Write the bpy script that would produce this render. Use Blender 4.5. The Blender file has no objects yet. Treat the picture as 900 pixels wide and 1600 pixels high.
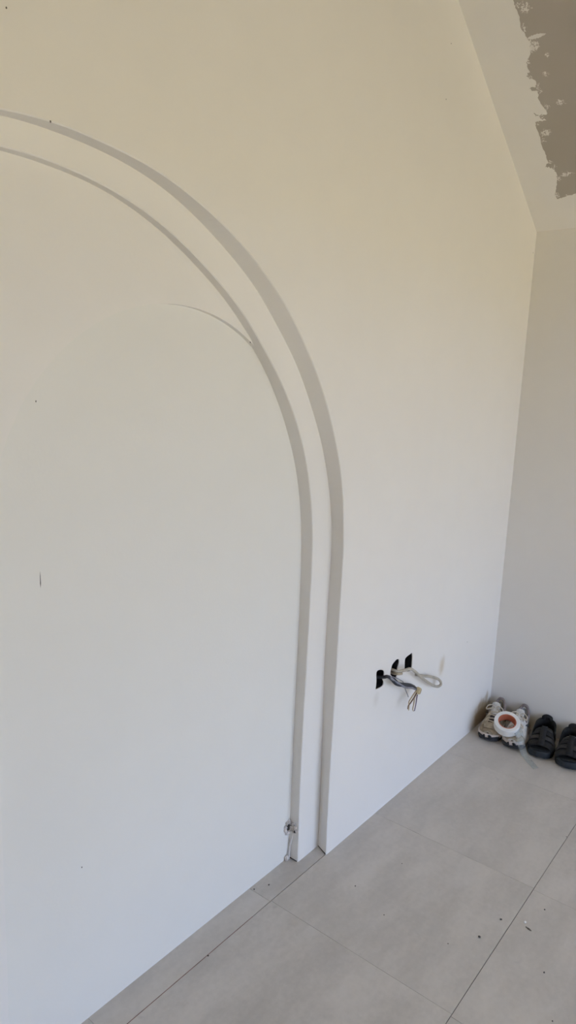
import bpy, bmesh, math, random
from mathutils import Vector, Matrix
random.seed(7)
PI = math.pi
scene = bpy.context.scene
COL = scene.collection

# ---------------------------------------------------------------- camera
CAM_POS = (0.0, -1.162552, 1.558864)
CAM_R, CAM_U, CAM_F = (0.62187, -0.782073, 0.040493), (0.116125, 0.143225, 0.982854), (0.774463, 0.606505, -0.179885)
FOCAL_PX = 1088.658
cd = bpy.data.cameras.new('camera'); cam = bpy.data.objects.new('camera', cd); COL.objects.link(cam)
cam.matrix_world = Matrix(((CAM_R[0], CAM_U[0], -CAM_F[0], CAM_POS[0]), (CAM_R[1], CAM_U[1], -CAM_F[1], CAM_POS[1]),
                           (CAM_R[2], CAM_U[2], -CAM_F[2], CAM_POS[2]), (0, 0, 0, 1)))
cd.sensor_fit = 'VERTICAL'; cd.sensor_height = 36.0; cd.lens = FOCAL_PX / 1600 * 36.0; cd.clip_start = 0.02
scene.camera = cam

# ---------------------------------------------------------------- sky, sun, exposure
SKY, SKY_S = (0.55, 0.695, 1.0), 2.4
SUN_COL, SUN_S = (0.98, 0.90, 0.75), 5.2
world = bpy.data.worlds.new('sky'); scene.world = world; world.use_nodes = True
bg = world.node_tree.nodes['Background']; bg.inputs[0].default_value = (*SKY, 1); bg.inputs[1].default_value = SKY_S
sd = bpy.data.lights.new('sun', 'SUN'); sd.color = SUN_COL; sd.energy = SUN_S; sd.angle = math.radians(0.6)
sun = bpy.data.objects.new('sun', sd); COL.objects.link(sun)
sun.rotation_euler = Vector((-0.85, 0.12, -0.8)).to_track_quat('-Z', 'Y').to_euler()
OPEN_X0, OPEN_X1, OPEN_Z1, BACK_Y = -0.3, 3.05, 2.0, -3.6      # the wide open doorway opposite the arch
pd = bpy.data.lights.new('doorway_portal', 'AREA'); pd.shape = 'RECTANGLE'; pd.size = OPEN_X1-OPEN_X0; pd.size_y = OPEN_Z1; pd.cycles.is_portal = True
portal = bpy.data.objects.new('doorway_portal', pd); COL.objects.link(portal)
portal.location = ((OPEN_X0+OPEN_X1)/2, BACK_Y-0.1, OPEN_Z1/2); portal.rotation_euler = (PI/2, 0, PI)
vs = scene.view_settings
vs.view_transform = 'Standard'; vs.look = 'None'; vs.gamma = 1.0; vs.use_curve_mapping = False; vs.exposure = 1.11
scene.cycles.max_bounces = 14; scene.cycles.diffuse_bounces = 10

# ---------------------------------------------------------------- measured outlines (metres)
A1F = [(1.771, 0.0), (1.7684, 0.1263), (1.7677, 0.2526), (1.7684, 0.3789), (1.7697, 0.5052), (1.7709, 0.6315), (1.7713, 0.7578), (1.7716, 0.8841), (1.7729, 1.0104), (1.7719, 1.0749), (1.7671, 1.1392), (1.7582, 1.2033), (1.7449, 1.2666), (1.7266, 1.3288), (1.7031, 1.3892), (1.6758, 1.4479), (1.6452, 1.5049), (1.611, 1.5599), (1.5731, 1.6123), (1.5319, 1.6622), (1.4884, 1.7101), (1.4419, 1.7552), (1.3912, 1.7956), (1.3384, 1.8331), (1.2837, 1.8678), (1.2263, 1.8978), (1.1669, 1.9234), (1.1062, 1.9457), (1.0444, 1.9647), (0.9812, 1.9783), (0.9172, 1.9866), (0.8531, 1.9922), (0.7887, 1.9943), (0.7244, 1.9915), (0.6605, 1.9841), (0.5969, 1.9745), (0.5339, 1.9613), (0.4719, 1.9436), (0.4114, 1.9213), (0.3526, 1.8948), (0.2957, 1.8644), (0.2409, 1.8304), (0.1884, 1.7928), (0.1385, 1.7518), (0.0914, 1.7077), (0.0473, 1.6606), (0.0064, 1.6107), (-0.0312, 1.5583), (-0.0653, 1.5035), (-0.0957, 1.4466), (-0.1223, 1.3878), (-0.1451, 1.3274), (-0.1638, 1.2657), (-0.1785, 1.2028), (-0.189, 1.1391), (-0.1953, 1.0749), (-0.1974, 1.0104), (-0.1974, 0.7578), (-0.1974, 0.5052), (-0.1974, 0.2526), (-0.1974, 0.0)]
A1B = [(1.7905, 0.0), (1.7892, 0.1263), (1.787, 0.2526), (1.7829, 0.3789), (1.7787, 0.5052), (1.7745, 0.6315), (1.7723, 0.7578), (1.7751, 0.8841), (1.7777, 1.0104), (1.7767, 1.0752), (1.7704, 1.1397), (1.7584, 1.2033), (1.7419, 1.2658), (1.7217, 1.3271), (1.6974, 1.3868), (1.6683, 1.4442), (1.6358, 1.4995), (1.6015, 1.5535), (1.5642, 1.6055), (1.5227, 1.6541), (1.4782, 1.7), (1.4326, 1.7446), (1.3849, 1.7875), (1.3336, 1.8259), (1.2794, 1.8604), (1.2235, 1.8921), (1.166, 1.9213), (1.1066, 1.9469), (1.0451, 1.9671), (0.9819, 1.9818), (0.9178, 1.9911), (0.8533, 1.9963), (0.7887, 1.9982), (0.7241, 1.9961), (0.6598, 1.9895), (0.5962, 1.9785), (0.5334, 1.9634), (0.4717, 1.9444), (0.4113, 1.9215), (0.3526, 1.8949), (0.2957, 1.8644), (0.2409, 1.8304), (0.1884, 1.7928), (0.1385, 1.7518), (0.0914, 1.7077), (0.0473, 1.6606), (0.0064, 1.6107), (-0.0312, 1.5583), (-0.0653, 1.5035), (-0.0957, 1.4466), (-0.1223, 1.3878), (-0.1451, 1.3274), (-0.1638, 1.2657), (-0.1785, 1.2028), (-0.189, 1.1391), (-0.1953, 1.0749), (-0.1974, 1.0104), (-0.1974, 0.7578), (-0.1974, 0.5052), (-0.1974, 0.2526), (-0.1974, 0.0)]
A2F = [(1.6776, 0.0), (1.675, 0.1253), (1.672, 0.2506), (1.6718, 0.3759), (1.6721, 0.5012), (1.6736, 0.6265), (1.6756, 0.7518), (1.6769, 0.8772), (1.6774, 1.0025), (1.6758, 1.0642), (1.6712, 1.1259), (1.663, 1.1874), (1.6508, 1.2483), (1.6343, 1.3083), (1.613, 1.3669), (1.587, 1.4235), (1.556, 1.4775), (1.5209, 1.5288), (1.4825, 1.5774), (1.4413, 1.6234), (1.3984, 1.6676), (1.3537, 1.71), (1.3064, 1.7494), (1.2557, 1.7844), (1.2034, 1.8168), (1.1496, 1.8468), (1.0942, 1.8739), (1.0369, 1.8972), (0.9779, 1.9157), (0.9177, 1.9296), (0.8565, 1.9389), (0.795, 1.9443), (0.7332, 1.9453), (0.6717, 1.942), (0.6103, 1.9366), (0.5493, 1.9274), (0.489, 1.9139), (0.4298, 1.8963), (0.372, 1.8746), (0.3157, 1.8491), (0.2612, 1.82), (0.2088, 1.7874), (0.1586, 1.7514), (0.1108, 1.7122), (0.0657, 1.67), (0.0235, 1.6249), (-0.0157, 1.5771), (-0.0517, 1.5269), (-0.0843, 1.4745), (-0.1134, 1.42), (-0.1389, 1.3637), (-0.1606, 1.3059), (-0.1786, 1.2468), (-0.1926, 1.1866), (-0.2027, 1.1257), (-0.2087, 1.0642), (-0.2107, 1.0025), (-0.2107, 0.7518), (-0.2107, 0.5012), (-0.2107, 0.2506), (-0.2107, 0.0)]
A2B = [(1.6783, 0.0), (1.6783, 0.1253), (1.6783, 0.2506), (1.6783, 0.3759), (1.6783, 0.5012), (1.6783, 0.6265), (1.6781, 0.7518), (1.6772, 0.8772), (1.6753, 1.0025), (1.6727, 1.064), (1.6671, 1.1254), (1.6587, 1.1866), (1.6466, 1.2472), (1.6297, 1.3068), (1.6079, 1.3648), (1.5821, 1.4211), (1.5527, 1.4756), (1.5198, 1.528), (1.4831, 1.5778), (1.4426, 1.6245), (1.3989, 1.6681), (1.3529, 1.709), (1.3054, 1.7482), (1.2559, 1.7847), (1.2036, 1.8171), (1.1501, 1.8477), (1.0951, 1.876), (1.0378, 1.8997), (0.9789, 1.9194), (0.9185, 1.9339), (0.8569, 1.9419), (0.795, 1.9453), (0.7332, 1.9459), (0.6715, 1.9437), (0.6101, 1.9379), (0.5491, 1.9281), (0.4889, 1.9142), (0.4298, 1.8963), (0.372, 1.8746), (0.3157, 1.8491), (0.2612, 1.82), (0.2088, 1.7874), (0.1586, 1.7514), (0.1108, 1.7122), (0.0657, 1.67), (0.0235, 1.6249), (-0.0157, 1.5771), (-0.0517, 1.5269), (-0.0843, 1.4745), (-0.1134, 1.42), (-0.1389, 1.3637), (-0.1606, 1.3059), (-0.1786, 1.2468), (-0.1926, 1.1866), (-0.2027, 1.1257), (-0.2087, 1.0642), (-0.2107, 1.0025), (-0.2107, 0.7518), (-0.2107, 0.5012), (-0.2107, 0.2506), (-0.2107, 0.0)]
PATCH = [(-0.166, 2.7651), (-0.1654, 2.7523), (-0.1703, 2.7339), (-0.1665, 2.7141), (-0.1757, 2.6989), (-0.1812, 2.6887), (-0.1735, 2.6684), (-0.1516, 2.6544), (-0.1558, 2.6362), (-0.1387, 2.6284), (-0.1663, 2.6168), (-0.1605, 2.6046), (-0.1357, 2.604), (-0.1633, 2.5963), (-0.1593, 2.578), (-0.1692, 2.5603), (-0.1759, 2.5469), (-0.1491, 2.546), (-0.1292, 2.5527), (-0.1354, 2.5463), (-0.166, 2.5325), (-0.1255, 2.5331), (-0.1251, 2.5142), (-0.1258, 2.4901), (-0.1285, 2.4588), (-0.1306, 2.4363), (-0.1141, 2.4267), (-0.1369, 2.4227), (-0.1486, 2.41), (-0.146, 2.3919), (-0.133, 2.3727), (-0.1182, 2.3496), (-0.1269, 2.3399), (-0.1589, 2.3442), (-0.2004, 2.3491)]
BLOB = [(-0.1975, 2.7471), (-0.2054, 2.6956), (-0.1879, 2.6806), (-0.2239, 2.6586), (-0.2045, 2.6244), (-0.2326, 2.5631), (-0.1515, 2.5051), (-0.184, 2.4015)]
CAB = [(2.1854, 0.03, 0.5289), (2.1408, -0.005, 0.5506), (2.1475, -0.02, 0.548), (2.1773, -0.03, 0.5455), (2.2022, -0.04, 0.547), (2.2399, -0.04, 0.5252), (2.307, -0.035, 0.4794), (2.3765, -0.03, 0.4344), (2.4369, -0.03, 0.3998), (2.4792, -0.03, 0.3831), (2.5017, -0.03, 0.3854), (2.4864, -0.03, 0.407), (2.4469, -0.028, 0.43), (2.3942, -0.025, 0.4513), (2.3582, -0.015, 0.4624), (2.3226, -0.005, 0.4759)]
CABSTUB = [(2.179, 0.02, 0.5187), (2.1542, -0.012, 0.5336), (2.1745, -0.022, 0.5315)]
BUN = [(2.1092, 0.03, 0.5127), (2.06, -0.01, 0.5505), (2.0603, -0.025, 0.5574), (2.0801, -0.03, 0.5454), (2.1016, -0.035, 0.5229), (2.1222, -0.04, 0.5104), (2.163, -0.042, 0.4952), (2.214, -0.042, 0.4758), (2.2518, -0.042, 0.4556)]
BUN2 = [(2.1133, 0.03, 0.5164), (2.0699, -0.012, 0.5504), (2.0701, -0.03, 0.5534), (2.0958, -0.035, 0.5321), (2.1229, -0.042, 0.5133), (2.1683, -0.045, 0.4869), (2.2142, -0.045, 0.4703), (2.2579, -0.042, 0.4485)]
BUN3 = [(2.1755, 0.02, 0.5097), (2.1323, -0.015, 0.5191), (2.1355, -0.03, 0.5079), (2.1707, -0.035, 0.4954), (2.2128, -0.037, 0.4797), (2.2444, -0.04, 0.4626)]
CONN = [(2.274, -0.045, 0.4388)]
W1 = [(2.2531, -0.045, 0.4433), (2.2185, -0.046, 0.4298), (2.2006, -0.046, 0.4182), (2.2034, -0.046, 0.3993), (2.2032, -0.046, 0.3841)]
W2 = [(2.2597, -0.045, 0.4334), (2.2394, -0.046, 0.4226), (2.2097, -0.047, 0.4102), (2.1959, -0.047, 0.4049), (2.1927, -0.047, 0.3933)]
W3 = [(2.2601, -0.045, 0.4306), (2.2447, -0.046, 0.4208), (2.2409, -0.046, 0.3963), (2.2362, -0.046, 0.3773), (2.2428, -0.046, 0.3672)]
W4 = [(2.2658, -0.045, 0.4261), (2.2614, -0.046, 0.4098), (2.2576, -0.046, 0.3852), (2.2507, -0.046, 0.3643)]
W5 = [(2.1254, -0.01, 0.5322), (2.1466, -0.02, 0.521), (2.1826, -0.02, 0.4994), (2.1934, -0.02, 0.4909), (2.1931, -0.03, 0.4688), (2.2174, -0.03, 0.4352), (2.2237, -0.03, 0.4253)]
H1 = [(2.0287, 0.5104), (2.0309, 0.5397), (2.0266, 0.5752), (2.0434, 0.5795), (2.0677, 0.572), (2.0799, 0.5628), (2.0804, 0.5497), (2.071, 0.5462), (2.0724, 0.5349), (2.0817, 0.5232), (2.0811, 0.5125), (2.0678, 0.5082)]
H2 = [(2.1285, 0.5345), (2.1285, 0.5499), (2.1362, 0.5695), (2.1476, 0.5759), (2.1675, 0.5821), (2.185, 0.577), (2.1872, 0.5607), (2.1788, 0.5454), (2.1794, 0.5318), (2.1805, 0.5181), (2.1711, 0.5099), (2.1466, 0.5221)]
H3 = [(2.2353, 0.5235), (2.2322, 0.5607), (2.2439, 0.5697), (2.2721, 0.5728), (2.2854, 0.5736), (2.2914, 0.5569), (2.2919, 0.5361), (2.2922, 0.5129), (2.2869, 0.503), (2.2551, 0.5083)]
SPK = [(2.2333, 2.6562), (2.2267, 2.49), (0.7654, 1.9943), (2.8024, 0.4759), (3.1325, 2.1633), (0.6878, 2.1424)]
SPK3 = [(0.8698, 0.4246), (0.7796, 1.1432), (1.393, 1.6625), (0.7793, 1.5062)]
FSPK = [(1.4863, 0.0744), (1.532, 0.0525), (1.209, 0.0002), (1.7744, -0.545), (1.8824, -0.5675), (2.0109, -0.6549), (1.7714, -0.7333), (1.6335, -0.8005), (1.7092, -0.1572), (1.9025, -0.217), (2.4266, -0.5935), (1.6635, -0.2901), (1.6893, -0.4868), (1.9176, -0.6269), (1.9001, -0.6448)]
d1 = 0.0492
d2 = 0.0758
d3 = 0.0894
xj1 = 1.7748
R1 = 0.9861
zs1 = 1.0104
xj2 = 1.6772
R2 = 0.944
zs2 = 1.0025
xj3 = 1.1515
R3 = 0.4817
zs3 = 1.2478
xc = 3.1509
ty1 = 0.0039
ty2 = -0.5961
jx1 = 2.0708
jx2 = 1.4727
czx = 6.8797
czs = -1.65485

# ---------------------------------------------------------------- helpers
def obj(name, bm, mat, parent=None, smooth=False, mods=()):
    me = bpy.data.meshes.new(name); bmesh.ops.recalc_face_normals(bm, faces=bm.faces[:]); bm.to_mesh(me); bm.free()
    if smooth:
        for p in me.polygons: p.use_smooth = True
    me.materials.append(mat)
    o = bpy.data.objects.new(name, me); COL.objects.link(o); o.parent = parent
    for kind, kw in mods:
        m = o.modifiers.new(kind.lower(), kind)
        for k, v in kw.items(): setattr(m, k, v)
    return o
def tag(o, label=None, cat=None, group=None, kind=None):
    if label: o['label'] = label
    if cat: o['category'] = cat
    if group: o['group'] = group
    if kind: o['kind'] = kind
    return o
def empty(name, loc, rz, label, cat, group=None):
    o = bpy.data.objects.new(name, None); COL.objects.link(o); o.empty_display_size = 0.05
    o.location = loc; o.rotation_euler = (0, 0, rz); return tag(o, label, cat, group)
def quad(bm, *p): return bm.faces.new([bm.verts.new(q) for q in p])
def box(bm, x0, x1, y0, y1, z0, z1):
    v = [bm.verts.new((x, y, z)) for x in (x0, x1) for y in (y0, y1) for z in (z0, z1)]
    for f in ((0, 1, 3, 2), (4, 6, 7, 5), (0, 4, 5, 1), (2, 3, 7, 6), (0, 2, 6, 4), (1, 5, 7, 3)): bm.faces.new([v[i] for i in f])
def prism_xz(loop, y0, y1):
    bm = bmesh.new(); a = [bm.verts.new((x, y0, z)) for x, z in loop]; b = [bm.verts.new((x, y1, z)) for x, z in loop]
    bm.faces.new(a); bm.faces.new(b[::-1]); n = len(a)
    for i in range(n): bm.faces.new((a[i], a[(i+1) % n], b[(i+1) % n], b[i]))
    return bm
def catmull(pts, n=6):
    P = [Vector(p) for p in pts]; P = [2*P[0]-P[1]] + P + [2*P[-1]-P[-2]]; out = []
    for i in range(1, len(P)-2):
        for k in range(n):
            t = k/n; a, b, c, d = P[i-1:i+3]
            out.append(0.5*((2*b) + (c-a)*t + (2*a-5*b+4*c-d)*t*t + (3*b-a-3*c+d)*t**3))
    return out + [P[-2]]
def tube(bm, pts, r, seg=8, cap=True, smooth=5, closed=False, flat=1.0):
    C = catmull(pts, smooth) if smooth else [Vector(p) for p in pts]; rings = []; N = None
    for i, p in enumerate(C):
        T = (C[min(i+1, len(C)-1)]-C[max(i-1, 0)]).normalized()
        if N is None: N = T.orthogonal().normalized()
        N = (N - T*N.dot(T)).normalized(); B = T.cross(N)
        rr = r(i/(len(C)-1)) if callable(r) else r
        rings.append([bm.verts.new(p + N*rr*math.cos(2*PI*k/seg) + B*rr*flat*math.sin(2*PI*k/seg)) for k in range(seg)])
    for i in range(len(rings)-1):
        for k in range(seg): bm.faces.new((rings[i][k], rings[i][(k+1) % seg], rings[i+1][(k+1) % seg], rings[i+1][k]))
    if cap: bm.faces.new(rings[0][::-1]); bm.faces.new(rings[-1])
def lerp_table(tab, t):
    for (a, va), (b, vb) in zip(tab, tab[1:]):
        if t <= b:
            s = 0 if b == a else (t-a)/(b-a); return va+(vb-va)*s
    return tab[-1][1]
SUB = lambda n=1: ('SUBSURF', dict(levels=n, render_levels=n))
SOL = lambda t, off=0.0: ('SOLIDIFY', dict(thickness=t, offset=off))

# ---------------------------------------------------------------- materials (all procedural)
class NT:
    def __init__(s, name):
        s.m = bpy.data.materials.new(name); s.m.use_nodes = True; s.t = s.m.node_tree; s.n = s.t.nodes
        s.b = s.n['Principled BSDF']
    def new(s, ty, **kw):
        n = s.n.new(ty)
        for k, v in kw.items(): setattr(n, k, v)
        return n
    def put(s, sock, v):
        if hasattr(v, 'is_output'): s.t.links.new(v, sock)
        elif v is not None: sock.default_value = v
    def math(s, op, a, b=None, c=None, clamp=False):
        n = s.new('ShaderNodeMath', operation=op, use_clamp=clamp)
        for i, v in enumerate((a, b, c)):
            if v is not None: s.put(n.inputs[i], v)
        return n.outputs[0]
    def noise(s, vec, scale, detail=3.0, rough=0.5):
        n = s.new('ShaderNodeTexNoise'); s.put(n.inputs['Vector'], vec); n.inputs['Scale'].default_value = scale
        n.inputs['Detail'].default_value = detail; n.inputs['Roughness'].default_value = rough; return n.outputs['Fac']
    def step(s, v, a, b):
        n = s.new('ShaderNodeMapRange', interpolation_type='SMOOTHSTEP'); s.put(n.inputs[0], v)
        n.inputs[1].default_value = a; n.inputs[2].default_value = b; return n.outputs[0]
    def mix(s, f, a, b):
        n = s.new('ShaderNodeMix', data_type='RGBA'); s.put(n.inputs[0], f)
        for sock, v in ((n.inputs[6], a), (n.inputs[7], b)): s.put(sock, v if hasattr(v, 'is_output') else (*v, 1))
        return n.outputs[2]
    def coord(s, kind='Object'): return s.new('ShaderNodeTexCoord').outputs[kind]
    def bump(s, h, strength, dist):
        n = s.new('ShaderNodeBump'); n.inputs['Strength'].default_value = strength; n.inputs['Distance'].default_value = dist
        s.put(n.inputs['Height'], h); s.put(s.b.inputs['Normal'], n.outputs[0])
    def blob(s, vec, c, r, wob=None, soft=0.6):          # soft ellipsoid mask round c with radii r
        v = s.new('ShaderNodeVectorMath', operation='SUBTRACT'); s.put(v.inputs[0], vec); v.inputs[1].default_value = c
        d = s.new('ShaderNodeVectorMath', operation='DIVIDE'); s.put(d.inputs[0], v.outputs[0]); d.inputs[1].default_value = r
        l = s.new('ShaderNodeVectorMath', operation='LENGTH'); s.put(l.inputs[0], d.outputs[0]); x = l.outputs['Value']
        if wob is not None: x = s.math('ADD', x, wob)
        return s.math('SUBTRACT', 1.0, s.step(x, 1-soft, 1.0))
def simple(name, col, rough=0.7, var=0.08, scale=40, bump=0.0, spec=0.3, metal=0.0):
    N = NT(name); c = N.coord(); f = N.noise(c, scale)
    N.put(N.b.inputs['Base Color'], N.mix(N.step(f, 0.3, 0.7), tuple(v*(1-var) for v in col), tuple(min(1, v*(1+var)) for v in col)))
    N.b.inputs['Roughness'].default_value = rough; N.b.inputs['Specular IOR Level'].default_value = spec; N.b.inputs['Metallic'].default_value = metal
    if bump: N.bump(N.noise(c, scale*4), bump, 0.001)
    return N.m
PAINT = (0.80, 0.775, 0.735)
def wall_paint(name, stains=(), PAINT=PAINT):
    N = NT(name); c = N.coord(); f = N.noise(c, 1.7, 4); g = N.noise(c, 9, 3)
    k = N.math('MULTIPLY_ADD', g, 0.35, N.math('MULTIPLY', f, 0.65))
    col = N.mix(N.step(k, 0.3, 0.7), tuple(v*0.985 for v in PAINT), tuple(v*1.012 for v in PAINT))
    w = N.math('MULTIPLY_ADD', N.noise(c, 22, 4), 0.9, -0.45)
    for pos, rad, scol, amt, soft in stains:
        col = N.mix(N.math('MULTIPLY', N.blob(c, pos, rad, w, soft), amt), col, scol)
    N.put(N.b.inputs['Base Color'], col); N.b.inputs['Roughness'].default_value = 0.85; N.b.inputs['Specular IOR Level'].default_value = 0.2
    N.bump(N.math('MULTIPLY_ADD', N.noise(c, 160, 2), 0.15, N.noise(c, 5, 3)), 0.25, 0.004)
    return N.m
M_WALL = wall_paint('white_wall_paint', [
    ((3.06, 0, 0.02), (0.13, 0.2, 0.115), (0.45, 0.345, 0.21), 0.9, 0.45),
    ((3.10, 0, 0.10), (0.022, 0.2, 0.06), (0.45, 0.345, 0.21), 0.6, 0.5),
    ((2.5615, 0, 0.435), (0.04, 0.2, 0.06), (0.56, 0.47, 0.33), 0.75, 1.0),
    ((2.035, 0, 0.47), (0.03, 0.2, 0.04), (0.60, 0.55, 0.47), 0.35, 0.9)])
M_WALL2 = wall_paint('white_wall_paint_plain')
M_PANEL = wall_paint('white_panel_paint'); M_INNER = wall_paint('edge_tone_panel_paint', PAINT=(0.780, 0.766, 0.722))  # inner panel tinted slightly darker: tone step in the colour shows the small arch edge
def patch_material():
    N = NT('bare_plaster'); c = N.coord(); f = N.noise(c, 3, 3)
    col = N.mix(N.step(f, 0.3, 0.7), (0.40, 0.365, 0.32), (0.43, 0.39, 0.345))
    fine = N.noise(c, 150, 3, 0.7); streak = N.noise(c, 30, 4)
    tot = None
    for i, (y, z) in enumerate(BLOB):
        x = czx + czs*z
        r = [(0.06, 0.035, 0.026), (0.06, 0.045, 0.006), (0.06, 0.035, 0.03), (0.03, 0.014, 0.011), (0.03, 0.02, 0.014), (0.04, 0.034, 0.012), (0.04, 0.032, 0.02), (0.04, 0.036, 0.018)][i]
        b = N.blob(c, (x, y, z), r, None if i == 1 else N.math('MULTIPLY_ADD', streak, 1.2, -0.6), 0.8)
        if i == 1: b = N.math('MULTIPLY', b, 1.7)
        tot = b if tot is None else N.math('MAXIMUM', tot, b)
    for y, z in PATCH[1:-1:2]:
        b = N.blob(c, (czx+czs*z, y-0.008, z), (0.05, 0.022, 0.02), N.math('MULTIPLY_ADD', streak, 1.4, -0.7), 1.0)
        tot = N.math('MAXIMUM', tot, N.math('MULTIPLY', b, 0.8))
    m = N.step(N.math('MULTIPLY_ADD', tot, 0.34, fine), 0.74, 0.84)
    N.put(N.b.inputs['Base Color'], N.mix(m, col, tuple(v*0.92 for v in PAINT))); N.b.inputs['Roughness'].default_value = 0.95
    N.b.inputs['Specular IOR Level'].default_value = 0.1
    N.bump(fine, 0.3, 0.001); return N.m
def tile_material():
    N = NT('grey_stone_tile'); c = N.coord(); info = N.new('ShaderNodeObjectInfo').outputs['Random']
    off = N.new('ShaderNodeCombineXYZ'); N.put(off.inputs[0], N.math('MULTIPLY', info, 37.0)); N.put(off.inputs[1], N.math('MULTIPLY', info, 91.0))
    v = N.new('ShaderNodeVectorMath', operation='ADD'); N.put(v.inputs[0], c); N.put(v.inputs[1], off.outputs[0]); v = v.outputs[0]
    st = N.new('ShaderNodeMapping'); N.put(st.inputs[0], v); st.inputs['Scale'].default_value = (1.0, 2.6, 1.0); st.inputs['Rotation'].default_value = (0, 0, 0.5)
    a = N.noise(st.outputs[0], 3.2, 5, 0.6); b = N.noise(v, 55, 3, 0.6)
    k = N.math('ADD', N.math('MULTIPLY', a, 0.75), N.math('MULTIPLY', b, 0.25))
    col = N.mix(N.step(k, 0.3, 0.7), (0.485, 0.450, 0.41), (0.645, 0.60, 0.55))
    col = N.mix(N.math('MULTIPLY', info, 0.35), col, (0.64, 0.60, 0.55))
    dk = N.step(N.noise(v, 14, 2, 0.5), 0.72, 0.80)
    col = N.mix(N.math('MULTIPLY', dk, 0.25), col, (0.22, 0.21, 0.20))
    N.put(N.b.inputs['Base Color'], col); N.put(N.b.inputs['Roughness'], N.math('MULTIPLY_ADD', a, 0.2, 0.33)); N.b.inputs['Specular IOR Level'].default_value = 0.75
    N.bump(b, 0.12, 0.001); return N.m
def film_material():
    N = NT('clear_tape_film'); c = N.coord()
    tr = N.new('ShaderNodeBsdfTransparent'); tr.inputs[0].default_value = (0.93, 0.95, 0.95, 1)
    mx = N.new('ShaderNodeMixShader'); N.put(mx.inputs[0], N.math('MULTIPLY_ADD', N.noise(c, 60, 3), 0.2, 0.06))
    N.b.inputs['Base Color'].default_value = (0.62, 0.65, 0.65, 1); N.b.inputs['Roughness'].default_value = 0.15
    N.put(mx.inputs[1], tr.outputs[0]); N.put(mx.inputs[2], N.b.outputs[0]); N.put(N.n['Material Output'].inputs[0], mx.outputs[0]); return N.m
M_TILE, M_PATCH, M_FILM = tile_material(), patch_material(), film_material()
M_GROUT = simple('dark_grout', (0.13, 0.115, 0.105), 0.95)
M_REDGROUT = simple('reddish_joint_line', (0.23, 0.13, 0.115), 0.95, 0.3, 25)
M_TERRACE = simple('sunlit_sandy_terrace', (0.65, 0.52, 0.27), 0.95, 0.08, 2)
M_FRAME = simple('white_door_frame', (0.75, 0.75, 0.75), 0.5)
M_BLACK = simple('black_box_plastic', (0.012, 0.011, 0.012), 0.7, 0.3, 60)
M_CREAM = simple('beige_cable_sheath', (0.45, 0.41, 0.34), 0.55, 0.12, 60)
M_DARKWIRE = simple('dark_grey_wire', (0.035, 0.037, 0.045), 0.45, 0.4, 70)
M_GREYWIRE = simple('grey_blue_wire', (0.22, 0.225, 0.26), 0.45, 0.3, 70)
M_CONN = simple('amber_connector', (0.62, 0.50, 0.28), 0.4, 0.15, 90)
M_BROWNW = simple('brown_wire', (0.20, 0.14, 0.10), 0.5)
M_VIOLETW = simple('violet_grey_wire', (0.24, 0.20, 0.25), 0.5)
M_TANW = simple('tan_wire', (0.48, 0.40, 0.28), 0.5)
M_WHITEC = simple('white_cable', (0.72, 0.69, 0.67), 0.5)
M_PLAST = simple('broken_plaster', (0.62, 0.57, 0.53), 0.95, 0.3, 80, 0.6)
M_HOLE_SHADE = simple('hole_and_gap_shade', (0.05, 0.045, 0.04), 0.95, 0.4, 90)  # near black colour for the shade inside the hole and floor gaps
M_SPECK = simple('dark_grit', (0.11, 0.10, 0.09), 0.9, 0.3, 200)
M_CRUMB = simple('white_plaster_crumb', (0.82, 0.80, 0.77), 0.9)
M_SHOE = simple('beige_suede', (0.41, 0.345, 0.255), 0.9, 0.16, 45, 0.5)
M_SHOE2 = simple('pale_grey_mesh_fabric', (0.63, 0.605, 0.57), 0.9, 0.12, 90, 0.5)
M_TOE = simple('brown_suede_panel', (0.33, 0.255, 0.17), 0.9, 0.2, 60, 0.4)
M_MID = simple('pale_pink_foam', (0.66, 0.57, 0.51), 0.7, 0.08, 30)
M_OUT = simple('black_rubber_outsole', (0.035, 0.036, 0.040), 0.6, 0.3, 50)
M_LINING = simple('dark_shoe_lining', (0.075, 0.062, 0.062), 0.95, 0.3, 60)
M_COLLAR = simple('mauve_grey_collar', (0.26, 0.22, 0.215), 0.95, 0.12, 60)
M_LACE = simple('cream_lace', (0.62, 0.55, 0.45), 0.8, 0.1, 150)
M_LOGO = simple('slate_grey_stripe', (0.16, 0.17, 0.18), 0.6)
M_TAPE = simple('white_tape', (0.80, 0.79, 0.76), 0.35, 0.03, 30, 0, 0.5)
M_CORE = simple('terracotta_card_core', (0.50, 0.16, 0.09), 0.85, 0.12, 50)
M_STRAP = simple('black_webbing', (0.020, 0.019, 0.019), 0.8, 0.25, 120, 0.4)
M_STRAP2 = simple('charcoal_strap_lining', (0.040, 0.038, 0.038), 0.85, 0.2, 120, 0.4)
M_FOOTBED = simple('black_footbed', (0.018, 0.018, 0.019), 0.8, 0.2, 50)
M_SSOLE = simple('blue_black_foam_sole', (0.024, 0.028, 0.034), 0.6, 0.2, 40)

# ---------------------------------------------------------------- the room
LEFT_X = -3.6; EAVE = (xc - czx)/czs; RIDGE_X = (LEFT_X + xc)/2; RIDGE_Z = (RIDGE_X - czx)/czs
def gable(x0=LEFT_X-0.15, x1=xc+0.15, up=0.08):
    sl = -1/czs
    return RIDGE_Z+up, EAVE - sl*(x1-xc) + up, x0, x1
rz_, ez_, gx0, gx1 = gable()

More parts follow.
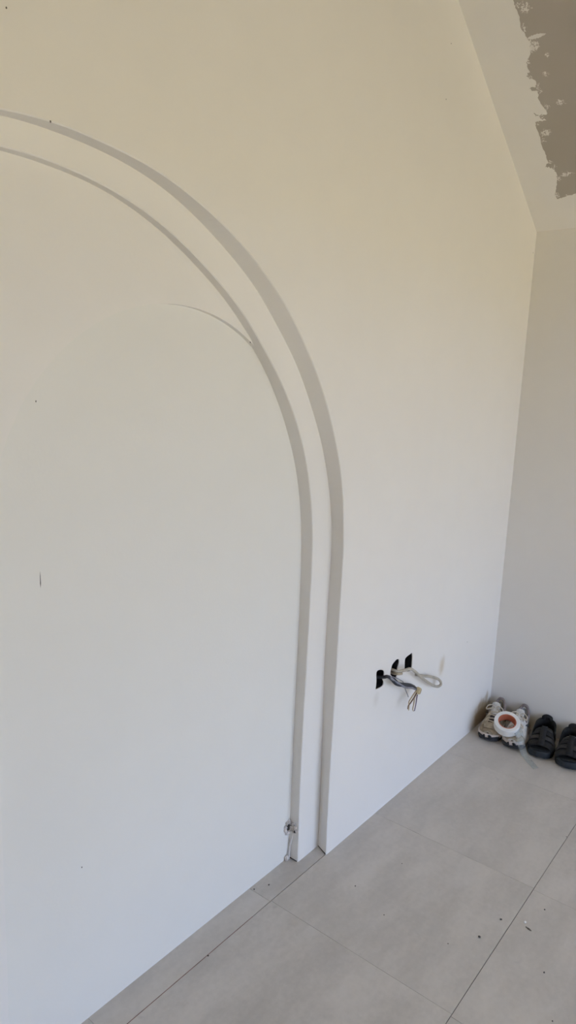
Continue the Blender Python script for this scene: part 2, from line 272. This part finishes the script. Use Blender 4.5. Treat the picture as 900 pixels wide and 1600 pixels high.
# arch wall: the front coat carries the outer arch, the band the second arch, the crescent the small arch, the panel closes the back
def offset(loop, d):
    n = len(loop); out = []
    for i in range(n):
        a = Vector(loop[max(i-1, 0)]); b = Vector(loop[min(i+1, n-1)]); t = (b-a).normalized(); nrm = Vector((t.y, -t.x))
        q = Vector(loop[i]) + nrm*d; out.append((q.x, max(q.y, 0.0) if i not in (0, n-1) else 0.0))
    return out
def dense(loop, n=3): return [(p.x, p.y) for p in catmull([Vector(p) for p in loop], n)]
def plate(name, outer, front, back, y0, y1, mat, parent, holes=()):
    """flat coat with an arch-shaped notch that reaches the floor; the arris is rounded a little"""
    bm = bmesh.new()
    fr = dense(front); bk = dense(back); ch = 0.0022; f0 = offset(fr, ch)
    L0 = [bm.verts.new((x, y0, z)) for x, z in f0]; L1 = [bm.verts.new((x, y0+ch, z)) for x, z in fr]; L2 = [bm.verts.new((x, y1, z)) for x, z in bk]
    for A, B in ((L0, L1), (L1, L2)):
        for i in range(len(A)-1): bm.faces.new((A[i], A[i+1], B[i+1], B[i])).smooth = False
    O = [bm.verts.new((x, y0, z)) for x, z in outer]
    ring = L0 + O; edges = []
    def loop_edges(vs):
        for i in range(len(vs)):
            e = bm.edges.get((vs[i], vs[(i+1) % len(vs)])) or bm.edges.new((vs[i], vs[(i+1) % len(vs)])); edges.append(e)
    loop_edges(ring)
    for h in holes:
        H = [bm.verts.new((x, y0, z)) for x, z in h]; HB = [bm.verts.new((x, y0+0.003, z)) for x, z in h]; loop_edges(H)
        for i in range(len(H)): bm.faces.new((H[i], H[(i+1) % len(H)], HB[(i+1) % len(H)], HB[i]))
    bmesh.ops.triangle_fill(bm, use_beauty=True, edges=edges, normal=(0, -1, 0))
    return obj(name, bm, mat, parent)
H1, H2, H3 = [[(p.x, p.y) for p in catmull([Vector(p) for p in h]+[Vector(h[0])], 3)[:-1]] for h in (H1, H2, H3)]
outer = [(gx0, 0.0), (gx0, ez_), (RIDGE_X, rz_), (gx1, ez_), (gx1, 0.0)]
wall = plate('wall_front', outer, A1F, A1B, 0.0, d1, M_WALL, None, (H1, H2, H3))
tag(wall, 'white gable wall with nested stepped arch recess', kind='structure')
def grow(loop, d): return offset(loop, d)
bo = grow(A1B, 0.05)
band = plate('arch_band', bo[::-1], A2F, A2B, d1, d3+0.002, M_PANEL, wall)
tag(band, 'flat white band between the two large arches')
# small arch
c3x, c3z = xj3, zs3
JOIN = None
arc3 = [(c3x + R3*math.cos(a), c3z + R3*math.sin(a)) for a in [PI*i/72 for i in range(0, 73)]]
c2x = xj2 - R2
def inside2(x, z): return math.hypot(x-c2x, z-zs2) < R2 - 0.002 if z > zs2 else True
start = next(i for i, p in enumerate(arc3) if all(inside2(*q) for q in arc3[i:])) 
arc_in = arc3[start:] + [(c3x-R3, 0.9), (c3x-R3, 0.45), (c3x-R3, 0.0)]
a2o = [p for p in grow(A2B, 0.006)]
jx_, jz_ = arc_in[0]
upper2 = [p for p in a2o if not (p[0] > c2x and p[1] < jz_ + 0.03)]
loop = arc_in + upper2[::-1]
# front part of the crescent: its own rim turned back to the panel
bm = prism_xz(loop, d2, d3+0.003)
na = len(arc_in); arris = [e for e in bm.edges if all(abs(v.co.y-d2) < 1e-6 and (v.co-Vector((c3x, d2, v.co.z))).length < R3+0.02 and v.co.z < c3z+R3+1e-3 and any(abs(v.co.x-x) < 1e-5 and abs(v.co.z-z) < 1e-5 for x, z in arc_in) for v in e.verts)]
bmesh.ops.bevel(bm, geom=arris, offset=0.001, segments=1, affect='EDGES')
cres = obj('arch_crescent', bm, M_PANEL, wall); tag(cres, 'crescent shaped white face between the second arch and the small arch')
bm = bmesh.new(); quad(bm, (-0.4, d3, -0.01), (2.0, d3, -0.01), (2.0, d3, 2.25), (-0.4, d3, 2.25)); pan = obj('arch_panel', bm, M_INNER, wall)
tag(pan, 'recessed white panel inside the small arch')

for (xa, ya), (xb, yb) in (((A1F[0][0], 0.004), (A1B[0][0], d1-0.001)), ((A2F[0][0], d1+0.004), (A2B[0][0], d3-0.001))):  # solid dark strips paint the shade of the gap below each reveal
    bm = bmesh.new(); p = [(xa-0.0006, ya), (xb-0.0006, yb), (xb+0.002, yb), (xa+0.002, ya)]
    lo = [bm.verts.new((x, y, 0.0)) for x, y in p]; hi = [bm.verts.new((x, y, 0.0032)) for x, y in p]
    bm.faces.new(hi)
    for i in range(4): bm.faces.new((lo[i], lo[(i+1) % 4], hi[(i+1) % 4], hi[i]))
    tag(obj('gap_shade_strip', bm, M_HOLE_SHADE, wall), 'dark strip for the shade in the gap where the arch edge meets the floor')
bm = bmesh.new(); box(bm, xc, xc+0.2, BACK_Y-0.2, 0.0, -0.05, EAVE+0.12)
wr = obj('wall_right', bm, M_WALL2); tag(wr, 'white knee wall meeting the sloping ceiling', kind='structure')
bm = bmesh.new(); box(bm, LEFT_X-0.2, LEFT_X, BACK_Y-0.2, 0.0, -0.05, EAVE+0.12)
wl = obj('wall_left', bm, M_WALL2); tag(wl, 'white knee wall at the far side of the arch', kind='structure')
bm = bmesh.new()
lp = [(OPEN_X0, 0), (OPEN_X0, OPEN_Z1), (OPEN_X1, OPEN_Z1), (OPEN_X1, 0), (gx1, 0), (gx1, ez_), (RIDGE_X, rz_), (gx0, ez_), (gx0, 0)]
wb = obj('wall_back', prism_xz(lp, BACK_Y-0.2, BACK_Y), M_WALL2); tag(wb, 'white gable wall with a wide open doorway', kind='structure')
bm = bmesh.new()
for a in ((OPEN_X0, OPEN_X0+0.06, BACK_Y-0.15, BACK_Y-0.08, 0, OPEN_Z1), (OPEN_X1-0.06, OPEN_X1, BACK_Y-0.15, BACK_Y-0.08, 0, OPEN_Z1), (OPEN_X0+0.06, OPEN_X1-0.06, BACK_Y-0.15, BACK_Y-0.08, OPEN_Z1-0.06, OPEN_Z1)): box(bm, *a)
tag(obj('door_1', bm, M_FRAME), 'white frame of the wide open doorway', kind='structure')
def slope(name, xa, za, xb, zb, label):
    bm = bmesh.new(); th = 0.15
    v = [(xa, za), (xb, zb), (xb, zb+th), (xa, za+th)]
    o = obj(name, prism_xz(v, BACK_Y-0.2, 0.0), M_WALL2); return tag(o, label, kind='structure')
cl = slope('ceiling', RIDGE_X, RIDGE_Z, xc, EAVE, 'sloping white ceiling with an unpainted grey plaster area')
slope('ceiling', RIDGE_X, RIDGE_Z, LEFT_X, EAVE, 'sloping white ceiling on the far side of the ridge')
# bare plaster area, ragged where the paint roller stopped
def ragged(a, b, n, amp):
    out = []
    for i in range(n):
        t = i/n; out.append((a[0]+(b[0]-a[0])*t + (random.uniform(-amp, amp) if i else 0), a[1]+(b[1]-a[1])*t + (random.uniform(-amp, amp) if i else 0)))
    return out
y0_, z0_ = PATCH[0]; y1_, z1_ = PATCH[-1]
edge = []
for a, b in zip(PATCH, PATCH[1:]): edge += ragged(a, b, 5, 0.0026)
edge.append(PATCH[-1])
lead = ragged((y0_+0.01, RIDGE_Z-0.2), (y0_, z0_), 60, 0.012)
tail = ragged((y1_, z1_), (-3.0, z1_-0.02), 40, 0.008)[1:] + ragged((-3.0, z1_-0.02), (-3.0, RIDGE_Z-0.2), 30, 0.02)
bm = bmesh.new(); nx, nz = -1/math.hypot(1, czs), czs/math.hypot(1, czs)
if nz > 0: nx, nz = -nx, -nz
def on_ceil(y, z, d): return (czx+czs*z + nx*d, y, z + nz*d)
vs_ = [bm.verts.new(on_ceil(y, z, 0.0006)) for y, z in lead+edge+tail]
es = [bm.edges.new((vs_[i], vs_[(i+1) % len(vs_)])) for i in range(len(vs_))]
bmesh.ops.triangle_fill(bm, use_beauty=True, edges=es, normal=(nx, 0, nz))
tag(obj('bare_plaster_patch', bm, M_PATCH, cl), 'unpainted grey brown plaster with a ragged painted edge')

# floor: every tile a piece of its own on a dark bed
bm = bmesh.new(); box(bm, LEFT_X-0.1, xc+0.1, BACK_Y-0.2, 0.3, -0.12, -0.003)
floor = obj('floor', bm, M_GROUT); tag(floor, 'pale grey square stone tiles with thin dark joints', kind='structure')
T = 0.6; G = 0.0009
tile_cache = {}
def tile(x0, x1, y0, y1):
    w, h = round(x1-x0, 3), round(y1-y0, 3)
    if (w, h) not in tile_cache:
        bm = bmesh.new(); box(bm, -w/2+0.0004, w/2-0.0004, -h/2+G, h/2-G, -0.006, 0.0)
        top = [e for e in bm.edges if all(v.co.z > -0.001 for v in e.verts)]
        bmesh.ops.bevel(bm, geom=top, offset=0.0004, segments=1, affect='EDGES')
        o = obj('tile', bm, M_TILE, floor); tile_cache[(w, h)] = o.data
    else:
        o = bpy.data.objects.new('tile', tile_cache[(w, h)]); COL.objects.link(o); o.parent = floor
    o.location = ((x0+x1)/2, (y0+y1)/2, random.uniform(-0.0004, 0.0))
xs = [1.481 + T*i for i in range(-9, 4)]; xs = [LEFT_X] + [x for x in xs if LEFT_X < x < xc] + [xc]
ys = [ty1 - T*i for i in range(0, 8)]; ys = [y for y in ys if y > BACK_Y] + [BACK_Y]
for i in range(len(xs)-1):
    for j in range(len(ys)-1):
        sh = -0.004 if j % 2 else 0.004
        tile(xs[i] + (sh if 0 < i else 0), xs[i+1] + (sh if i < len(xs)-2 else 0), ys[j+1], min(ys[j], ty1))
for a, b in zip(xs, xs[1:]):
    a2, b2 = max(a, c2x-R1), min(b, 1.80)
    if b2 - a2 > 0.02: tile(a2, b2, ty1, d3+0.004)
bm = bmesh.new(); box(bm, -0.2, 1.40, ty1-0.0014, ty1+0.0012, -0.0035, -0.0004)
jl = obj('joint_line', bm, M_REDGROUT, floor); tag(jl, 'thin reddish line along the tile joint')

bm = bmesh.new(); box(bm, -60, 60, -90, BACK_Y-0.2, -0.30, -0.12)
tag(obj('terrace', bm, M_TERRACE), 'sandy sunlit terrace outside the doorway', kind='structure')

# ---------------------------------------------------------------- sockets and wires in the arch wall
BOXL = ['black wall box with dark wires coming out, farthest from the corner', 'middle black wall box where the beige cable comes out', 'empty looking black wall box closest to the room corner']
for h, lab in zip((H1, H2, H3), BOXL):
    cx_ = sum(p[0] for p in h)/len(h); cz_ = sum(p[1] for p in h)/len(h)
    r = empty('socket_box', (cx_, 0.006, cz_-0.038), 0, lab, 'socket box', None)
    bm = bmesh.new(); n = len(h); Rg = []
    for y, s in ((0.0015, 1.05), (0.012, 1.05), (0.05, 1.0)):
        Rg.append([bm.verts.new((cx_+(x-cx_)*s - cx_, y-0.006, cz_+(z-cz_)*s - (cz_-0.038))) for x, z in h])
    for A, B in zip(Rg, Rg[1:]):
        for i in range(n): bm.faces.new((A[i], A[(i+1) % n], B[(i+1) % n], B[i]))
    bm.faces.new(Rg[-1]); obj('shell', bm, M_BLACK, r, mods=(SOL(0.0015),))
    bm = bmesh.new(); tube(bm, [(0, 0.02, 0.068), (0.0, 0.02, 0.056)], 0.004, 8, smooth=0); obj('screw_post', bm, M_BLACK, r)
CAB[0] = (2.150, 0.032, 0.548)
bm = bmesh.new(); tube(bm, CAB, 0.0055, 10, smooth=6)
cable = obj('beige_cable', bm, M_CREAM, None, True); tag(cable, 'beige cable bent into a loop beside the wall boxes', 'cable')
CABSTUB[0] = (2.155, 0.03, 0.528); bm = bmesh.new(); tube(bm, CABSTUB, 0.0048, 10); st = obj('cable_stub', bm, M_TANW, None, True); tag(st, 'short cut cable end sticking out of the middle wall box', 'cable')
BUN[0] = (2.05, 0.03, 0.545); BUN2[0] = (2.056, 0.03, 0.54); BUN3[0] = (2.118, -0.004, 0.528)
bun = empty('wire_bundle', (2.06, 0.0, 0.545), 0, 'dark twisted wires with amber connector and loose ends', 'wires')
def loc(pts, o): return [tuple(Vector(p)-Vector(o)) for p in pts]
BO = (2.06, 0.0, 0.545)
for nm, pts, r, m in (('dark_wire', BUN, 0.0062, M_DARKWIRE), ('grey_wire', BUN2, 0.0045, M_GREYWIRE), ('dark_wire', BUN3, 0.0058, M_DARKWIRE)):
    bm = bmesh.new(); tube(bm, loc(pts, BO), r, 8); obj(nm, bm, m, bun, True)
c0 = Vector(CONN[0]) - Vector(BO); bm = bmesh.new(); box(bm, -0.014, 0.012, -0.007, 0.007, -0.013, 0.012)
bmesh.ops.bevel(bm, geom=bm.edges[:], offset=0.003, segments=2, affect='EDGES')
bmesh.ops.transform(bm, matrix=Matrix.Translation(c0) @ Matrix.Rotation(0.5, 4, 'Y'), verts=bm.verts); conn = obj('connector', bm, M_CONN, bun, True)
for pts, m in ((W1, M_TANW), (W2, M_BROWNW), (W3, M_TANW), (W4, M_VIOLETW)):
    bm = bmesh.new(); tube(bm, loc(pts, BO), lambda t: 0.0030-0.0010*t, 7); obj('loose_wire', bm, m, conn, True)
W5[0] = (2.120, -0.012, 0.534); bm = bmesh.new(); tube(bm, loc(W5, BO), 0.0016, 6); obj('thin_wire', bm, M_GREYWIRE, bun, True)

# damaged spot in the arch corner with a white cable that hangs to the floor
ho = Vector((1.672, d3, 0.0))
hr = empty('corner_cable', tuple(ho), 0, 'white cable hanging from a broken hole at the foot of the second arch', 'cable')
bm = bmesh.new(); tube(bm, [(0.000, 0.004, 0.118), (0.004, -0.012, 0.116), (0.008, -0.016, 0.104), (0.006, -0.013, 0.085), (0.002, -0.010, 0.060), (-0.001, -0.008, 0.030), (-0.004, -0.010, 0.002)], 0.0026, 8)
obj('cable_jacket', bm, M_WHITEC, hr, True)
def lump(bm, c, r, n=2, j=0.25):
    g = bmesh.ops.create_icosphere(bm, subdivisions=n, radius=1.0)
    for v in g['verts']:
        k = 1 + random.uniform(-j, j); v.co = Vector((v.co.x*r[0]*k + c[0], v.co.y*r[1]*k + c[1], v.co.z*r[2]*k + c[2]))
bm = bmesh.new()
for i in range(9):
    a = 2*PI*i/9; lump(bm, (-0.006 + 0.015*math.cos(a), -0.003, 0.118 + 0.020*math.sin(a)), (0.007, 0.006, 0.008), 1, 0.3)
for q in ((0.004, -0.026, 0.122), (0.004, -0.030, 0.112), (0.003, -0.020, 0.132), (0.004, -0.020, 0.104)): lump(bm, q, (0.004, 0.008, 0.008), 1, 0.3)
obj('plaster_rim', bm, M_PLAST, hr)
bm = bmesh.new(); lump(bm, (-0.007, -0.002, 0.117), (0.009, 0.004, 0.013), 2, 0.08); obj('hole', bm, M_HOLE_SHADE, hr)  # dark lump, no recess: the shade inside the hole is in its colour
bm = bmesh.new(); lump(bm, (0.002, -0.025, 0.107), (0.0035, 0.006, 0.005), 1, 0.1); obj('hole', bm, M_HOLE_SHADE, hr)
bm = bmesh.new(); lump(bm, (-0.010, -0.006, 0.007), (0.009, 0.006, 0.012), 1, 0.3); obj('plaster_chip', bm, M_PLAST, hr)

# small marks on the walls: pin holes and scratches sunk flush in the paint
for lst, y in ((SPK, 0.0), (SPK3, d3)):
    for i, (x, z) in enumerate(lst):
        yy = y
        if y and i == 2: yy = d2
        bm = bmesh.new(); long = (y > 0 and i == 1)
        lump(bm, (0, 0, 0), (0.0010 if long else 0.0016, 0.0008, 0.018 if long else 0.0022), 1, 0.25)
        o = obj('scratch' if long else 'pin_hole', bm, M_SPECK, wall); o.location = (x, yy, z)

# ---------------------------------------------------------------- sneakers
L = 0.25
WID = [(0, 0.004), (0.02, 0.020), (0.06, 0.034), (0.13, 0.045), (0.25, 0.0525), (0.36, 0.052), (0.5, 0.044), (0.65, 0.038), (0.8, 0.038), (0.9, 0.034), (0.96, 0.024), (1, 0.006)]
TOP = [(0, 0.036), (0.04, 0.048), (0.12, 0.057), (0.25, 0.066), (0.38, 0.084), (0.5, 0.106), (0.56, 0.108), (0.7, 0.097), (0.85, 0.098), (0.95, 0.108), (1, 0.104)]
TS = [0, 0.02, 0.05, 0.1, 0.16, 0.22, 0.29, 0.36, 0.43, 0.5, 0.56, 0.63, 0.7, 0.77, 0.84, 0.9, 0.95, 0.98, 1.0]
def spring(t): return 0.010*max(0, 1-t/0.18)**2
def slab(z0, z1, grow=0.0, wave=0.0, side=1):
    bm = bmesh.new(); lo, hi, li = [], [], []
    pts = [(t, 1) for t in TS] + [(t, -1) for t in reversed(TS[1:-1])]
    for t, s in pts:
        w = (lerp_table(WID, t)+grow)*s; x = t*L + (-grow if t == 0 else grow if t == 1 else 0)
        zz = z1 + (wave*math.sin(t*16 + (1.2 if s*side > 0 else 0)) if wave else 0)
        lo.append(bm.verts.new((x + 0.004*(0.5-t), w*0.95, z0+spring(t)))); hi.append(bm.verts.new((x, w, zz+spring(t))))
    n = len(pts)
    for i in range(n): bm.faces.new((lo[i], lo[(i+1) % n], hi[(i+1) % n], hi[i]))
    bm.faces.new(lo[::-1]); bm.faces.new(hi); return bm
NPH = 17
def upper_pt(t, k, d=0.0, zb=0.026):
    ph = PI*k/(NPH-1); w = lerp_table(WID, t)*0.97 + d; h = lerp_table(TOP, t) + d
    c, s = math.cos(ph), math.sin(ph); e = 0.75 if t < 0.45 else 0.62
    yy = w*math.copysign(abs(c)**e, c); nar = 1 - 0.22*max(0, s)**1.5*(1 if t > 0.4 else 0.3)
    return (t*L + (0.004 if t < 0.01 else 0), yy*nar, zb + spring(t) + (h-zb)*max(s, 0)**0.85)
def surf(ts, ks, keep, d=0.0):
    bm = bmesh.new(); g = [[bm.verts.new(upper_pt(t, k, d)) for k in ks] for t in ts]
    for i in range(len(ts)-1):
        for j in range(len(ks)-1):
            if keep((ts[i]+ts[i+1])/2, (ks[j]+ks[j+1])/2): bm.faces.new((g[i][j], g[i][j+1], g[i+1][j+1], g[i+1][j]))
    bmesh.ops.delete(bm, geom=[v for v in bm.verts if not v.link_faces], context='VERTS'); return bm
def opening(t, k): return 0.53 < t < 0.96 and 3.6 < k < 12.4
def sneaker(locn, rz, label, um, side):
    r = empty('sneaker', locn, rz, label, 'shoe', 'beige sneakers in the room corner')
    K = list(range(NPH))
    obj('outsole', slab(0.0, 0.013, 0.0015), M_OUT, r)
    obj('midsole', slab(0.011, 0.029, 0.003, 0.0035, side), M_MID, r, True)
    bm = surf([0, 0.02, 0.05, 0.1, 0.16], K, lambda t, k: (k < 2.2 or k > 13.8) or t < 0.035 and (k < 6 or k > 10), 0.0025)
    for v in bm.verts: v.co.z -= 0.014; v.co.x -= 0.0035
    obj('toe_guard', bm, M_OUT, r, True, (SOL(0.003),))
    up = obj('upper', surf(TS, K, lambda t, k: not opening(t, k)), um, r, True, (SOL(0.005, -1), SUB(1)))
    obj('toe_overlay', surf([0.02, 0.05, 0.1, 0.16, 0.2], K, lambda t, k: t < 0.19 and 2 < k < 14 and (t < 0.08 or k < 5 or k > 11), 0.0012), M_TOE if um is M_SHOE else M_SHOE, r, True, (SOL(0.0015),))
    obj('heel_counter', surf([0.77, 0.84, 0.9, 0.95, 0.98, 1.0], K, lambda t, k: k < 3 or k > 13 or t > 0.96, 0.0014), M_SHOE if um is M_SHOE2 else M_TOE, r, True, (SOL(0.002),))
    obj('throat', surf([0.25, 0.29, 0.36, 0.43, 0.5, 0.55], K, lambda t, k: 6.5 < k < 9.5, 0.0008), M_LINING, r, True)
    # collar: a padded roll round the opening
    pts = [upper_pt(t, 4, 0.001) for t in (0.54, 0.6, 0.68, 0.77, 0.85, 0.92)] + [upper_pt(0.965, k, 0.001) for k in (5, 6.5, 8, 9.5, 11)] + [upper_pt(t, 12, 0.001) for t in (0.92, 0.85, 0.77, 0.68, 0.6, 0.54)]
    pts = [(p[0], p[1], p[2] + 0.012*max(0, (p[0]/L-0.8)/0.2)) for p in pts]
    bm = bmesh.new(); tube(bm, pts, 0.0062, 8, smooth=3); obj('collar', bm, M_COLLAR, r, True)
    bm = surf([0.5, 0.56, 0.63, 0.7, 0.77, 0.84, 0.9, 0.95, 0.98], K, lambda t, k: not 4.5 < k < 11.5 or t > 0.95, -0.007); obj('lining', bm, M_LINING, r, True)
    bm = bmesh.new(); tv = []
    for t, z, w in ((0.40, 0.082, 0.014), (0.47, 0.101, 0.016), (0.535, 0.119, 0.019), (0.575, 0.132, 0.021), (0.590, 0.137, 0.015)):
        tv.append([bm.verts.new((t*L, w*u, z - 0.006*u*u)) for u in (-1, -0.5, 0, 0.5, 1)])
    for A, B in zip(tv, tv[1:]):
        for j in range(4): bm.faces.new((A[j], A[j+1], B[j+1], B[j]))
    obj('tongue', bm, M_SHOE2, r, True, (SOL(0.008), SUB(1)))
    for i, t in enumerate((0.27, 0.33, 0.39, 0.45, 0.51)):
        sk = 0.02*(1 if i % 2 else -1)
        bm = bmesh.new(); tube(bm, [upper_pt(t-sk, 5.2, 0.001), upper_pt(t-sk/2, 6.6, 0.0045), upper_pt(t, 8, 0.005), upper_pt(t+sk/2, 9.4, 0.0045), upper_pt(t+sk, 10.8, 0.001)], 0.0028, 6, flat=0.6); obj('lace', bm, M_LACE, up, True)
    top = Vector(upper_pt(0.52, 8, 0.008))
    for s in (-1, 1):
        bm = bmesh.new(); tube(bm, [top, top+Vector((-0.004, 0.016*s, 0.012)), top+Vector((-0.012, 0.034*s, 0.006)), top+Vector((-0.02, 0.036*s, -0.008)), top+Vector((-0.012, 0.018*s, -0.002)), top], 0.0024, 6); obj('lace_bow', bm, M_LACE, up, True)
    for s in (2, 14):
        a = 1 if s == 2 else -1
        bm = bmesh.new(); tube(bm, [upper_pt(0.46, s+1.6*a, 0.002), upper_pt(0.55, s+0.4*a, 0.003), upper_pt(0.66, s-0.1*a, 0.003), upper_pt(0.76, s+0.9*a, 0.003)], lambda t: 0.0015+0.0045*math.sin(PI*min(1, t*1.1+0.05)), 6, flat=0.5); obj('side_stripe', bm, M_LOGO, up, True)
    return r
sneaker((2.888, -0.098, 0.0), 0.15, 'beige suede sneaker touching the arch wall', M_SHOE, 1)
sneaker((2.895, -0.208, 0.0), 0.14, 'pale grey sneaker with the tape roll lying on it', M_SHOE2, 1)

# tape roll on the second sneaker, with its loose end
def ring(bm, r0, r1, h, n=48, bev=0.0015):
    prof = [(r0, -h), (r0, h), (r0+bev, h+bev*0), (r1-bev, h), (r1, h-bev), (r1, -h+bev), (r1-bev, -h)]
    R_ = [[bm.verts.new((r*math.cos(2*PI*i/n), r*math.sin(2*PI*i/n), z)) for r, z in prof] for i in range(n)]
    for i in range(n):
        for k in range(len(prof)): bm.faces.new((R_[i][k], R_[(i+1) % n][k], R_[(i+1) % n][(k+1) % len(prof)], R_[i][(k+1) % len(prof)]))
TC = Vector((2.925, -0.170, 0.100))
tr = empty('tape_roll', tuple(TC), 0, 'white roll of tape with terracotta core resting on the sneakers', 'tape')
axis = Vector((-0.42, -0.16, 0.89)).normalized(); tr.rotation_euler = axis.to_track_quat('Z', 'Y').to_euler()
bm = bmesh.new(); ring(bm, 0.0395, 0.0565, 0.0185); obj('tape', bm, M_TAPE, tr, True, (('EDGE_SPLIT', dict(split_angle=0.6)),))
bm = bmesh.new(); ring(bm, 0.0362, 0.0396, 0.0192); obj('core', bm, M_CORE, tr, True, (('EDGE_SPLIT', dict(split_angle=0.6)),))
bm = bmesh.new()
cl_ = catmull([(2.915, -0.222, 0.092), (2.905, -0.240, 0.074), (2.89, -0.256, 0.040), (2.88, -0.275, 0.012), (2.86, -0.30, 0.003), (2.81, -0.350, 0.004)], 5)
inv = Matrix.LocRotScale(tr.location, tr.rotation_euler, None).inverted(); rows = []
for i, p_ in enumerate(cl_):
    w = 0.021*(1-0.35*i/len(cl_)); d = Vector((0.62, -0.35, 0.25 if i < 12 else 0.0)).normalized()
    rows.append([bm.verts.new(inv @ (p_ + d*w*u)) for u in (-1, 0, 1)])
for A, B in zip(rows, rows[1:]):
    for j in (0, 1): bm.faces.new((A[j], A[j+1], B[j+1], B[j]))
tag(obj('tape_tail', bm, M_FILM, tr, True, (SOL(0.0006),)), 'clear loose end of the tape')

# ---------------------------------------------------------------- sandals
def sandal(locn, rz, label):
    r = empty('sandal', locn, rz, label, 'sandal', 'black sandals against the knee wall')
    obj('sole', slab(0.0, 0.030, 0.006), M_SSOLE, r, True, (('BEVEL', dict(width=0.004, segments=2)),))
    obj('footbed', slab(0.030, 0.036, 0.001), M_FOOTBED, r)
    def strap(name, t0, t1, h, m, th=0.004, skew=0.0, n=5):
        bm = bmesh.new(); g = []
        for i in range(n):
            t = t0+(t1-t0)*i/(n-1); row = []
            for k in range(13):
                ph = PI*k/12; tt = t + skew*(k-6)/6
                w = lerp_table(WID, min(max(tt, 0), 1)) + 0.004; c, s = math.cos(ph), math.sin(ph)
                hh = h(t) if callable(h) else h
                row.append(bm.verts.new((tt*L, w*math.copysign(abs(c)**0.7, c), 0.022 + hh*max(s, 0)**0.8)))
            g.append(row)
        for A, B in zip(g, g[1:]):
            for j in range(12): bm.faces.new((A[j], A[j+1], B[j+1], B[j]))
        return obj(name, bm, m, r, True, (SOL(th),))
    strap('toe_strap', 0.12, 0.24, lambda t: 0.030+0.08*(t-0.12), M_STRAP)
    a = strap('front_strap', 0.27, 0.36, lambda t: 0.043+0.07*(t-0.27), M_STRAP2)
    strap('middle_strap', 0.39, 0.49, lambda t: 0.052+0.05*(t-0.39), M_STRAP)
    strap('instep_strap', 0.53, 0.64, 0.056, M_STRAP2, skew=0.03)
    bm = bmesh.new(); g = []
    for t, h in ((0.10, 0.056), (0.2, 0.062), (0.3, 0.070), (0.4, 0.078), (0.5, 0.083), (0.6, 0.083), (0.66, 0.081)):
        g.append([bm.verts.new((t*L, 0.013*u, h)) for u in (-1, 0, 1)])
    for A, B in zip(g, g[1:]):
        for j in (0, 1): bm.faces.new((A[j], A[j+1], B[j+1], B[j]))
    obj('centre_strap', bm, M_STRAP, r, True, (SOL(0.005),))
    bm = bmesh.new(); g = []
    path = [(0.56, 0.046, 0.05), (0.68, 0.044, 0.058), (0.8, 0.042, 0.064), (0.9, 0.036, 0.068), (0.97, 0.022, 0.071), (1.0, 0.0, 0.072)]
    path = path + [(t, -w, z) for t, w, z in path[-2::-1]]
    for p_ in catmull([(t*L, w, z) for t, w, z in path], 3): g.append([bm.verts.new((p_.x, p_.y, p_.z+u)) for u in (-0.030, -0.008, 0.014)])
    for A, B in zip(g, g[1:]):
        for j in (0, 1): bm.faces.new((A[j], A[j+1], B[j+1], B[j]))
    obj('heel_strap', bm, M_STRAP, r, True, (SOL(0.006),))
    bm = bmesh.new(); tube(bm, [(0.975*L, -0.016, 0.08), (0.97*L, -0.016, 0.092), (0.968*L, 0, 0.098), (0.97*L, 0.016, 0.092), (0.975*L, 0.016, 0.08)], 0.006, 8, flat=1.4); obj('pull_loop', bm, M_STRAP, r, True)
    for s in (-1, 1):
        bm = bmesh.new(); tube(bm, [(0.5*L, 0.047*s, 0.028), (0.56*L, 0.048*s, 0.045), (0.64*L, 0.046*s, 0.058)], 0.006, 6, flat=0.5); obj('side_strap', bm, M_STRAP2, r, True)
    return r
sandal((2.898, -0.330, 0.0), 0.20, 'black strappy sandal beside the pale grey sneaker')
sandal((2.892, -0.452, 0.0), 0.20, 'black strappy sandal farthest from the sneakers')

# ---------------------------------------------------------------- crumbs on the floor
for i, (x, y) in enumerate(FSPK):
    bm = bmesh.new()
    if i == 13:
        lump(bm, (0, 0, 0.003), (0.006, 0.0045, 0.004), 1, 0.2); o = obj('plaster_crumb', bm, M_CRUMB); tag(o, 'white plaster crumb lying on a grey floor tile', 'crumb')
    elif i == 14:
        lump(bm, (0, 0, 0.0015), (0.003, 0.011, 0.0015), 1, 0.2); o = obj('wood_splinter', bm, M_SPECK); o.rotation_euler.z = -0.25; tag(o, 'dark thin splinter beside the white plaster crumb', 'splinter')
    else:
        k = random.uniform(0.5, 0.8) if i < 7 else random.uniform(0.35, 0.55)
        lump(bm, (0, 0, 0.0015), (0.0055*k, 0.005*k, 0.0025*k), 1, 0.25); o = obj('grit_speck', bm, M_SPECK); tag(o, 'tiny dark speck of grit on the grey floor tiles', 'grit', 'grit specks on the floor')
    o.location = (x, y, 0.0)
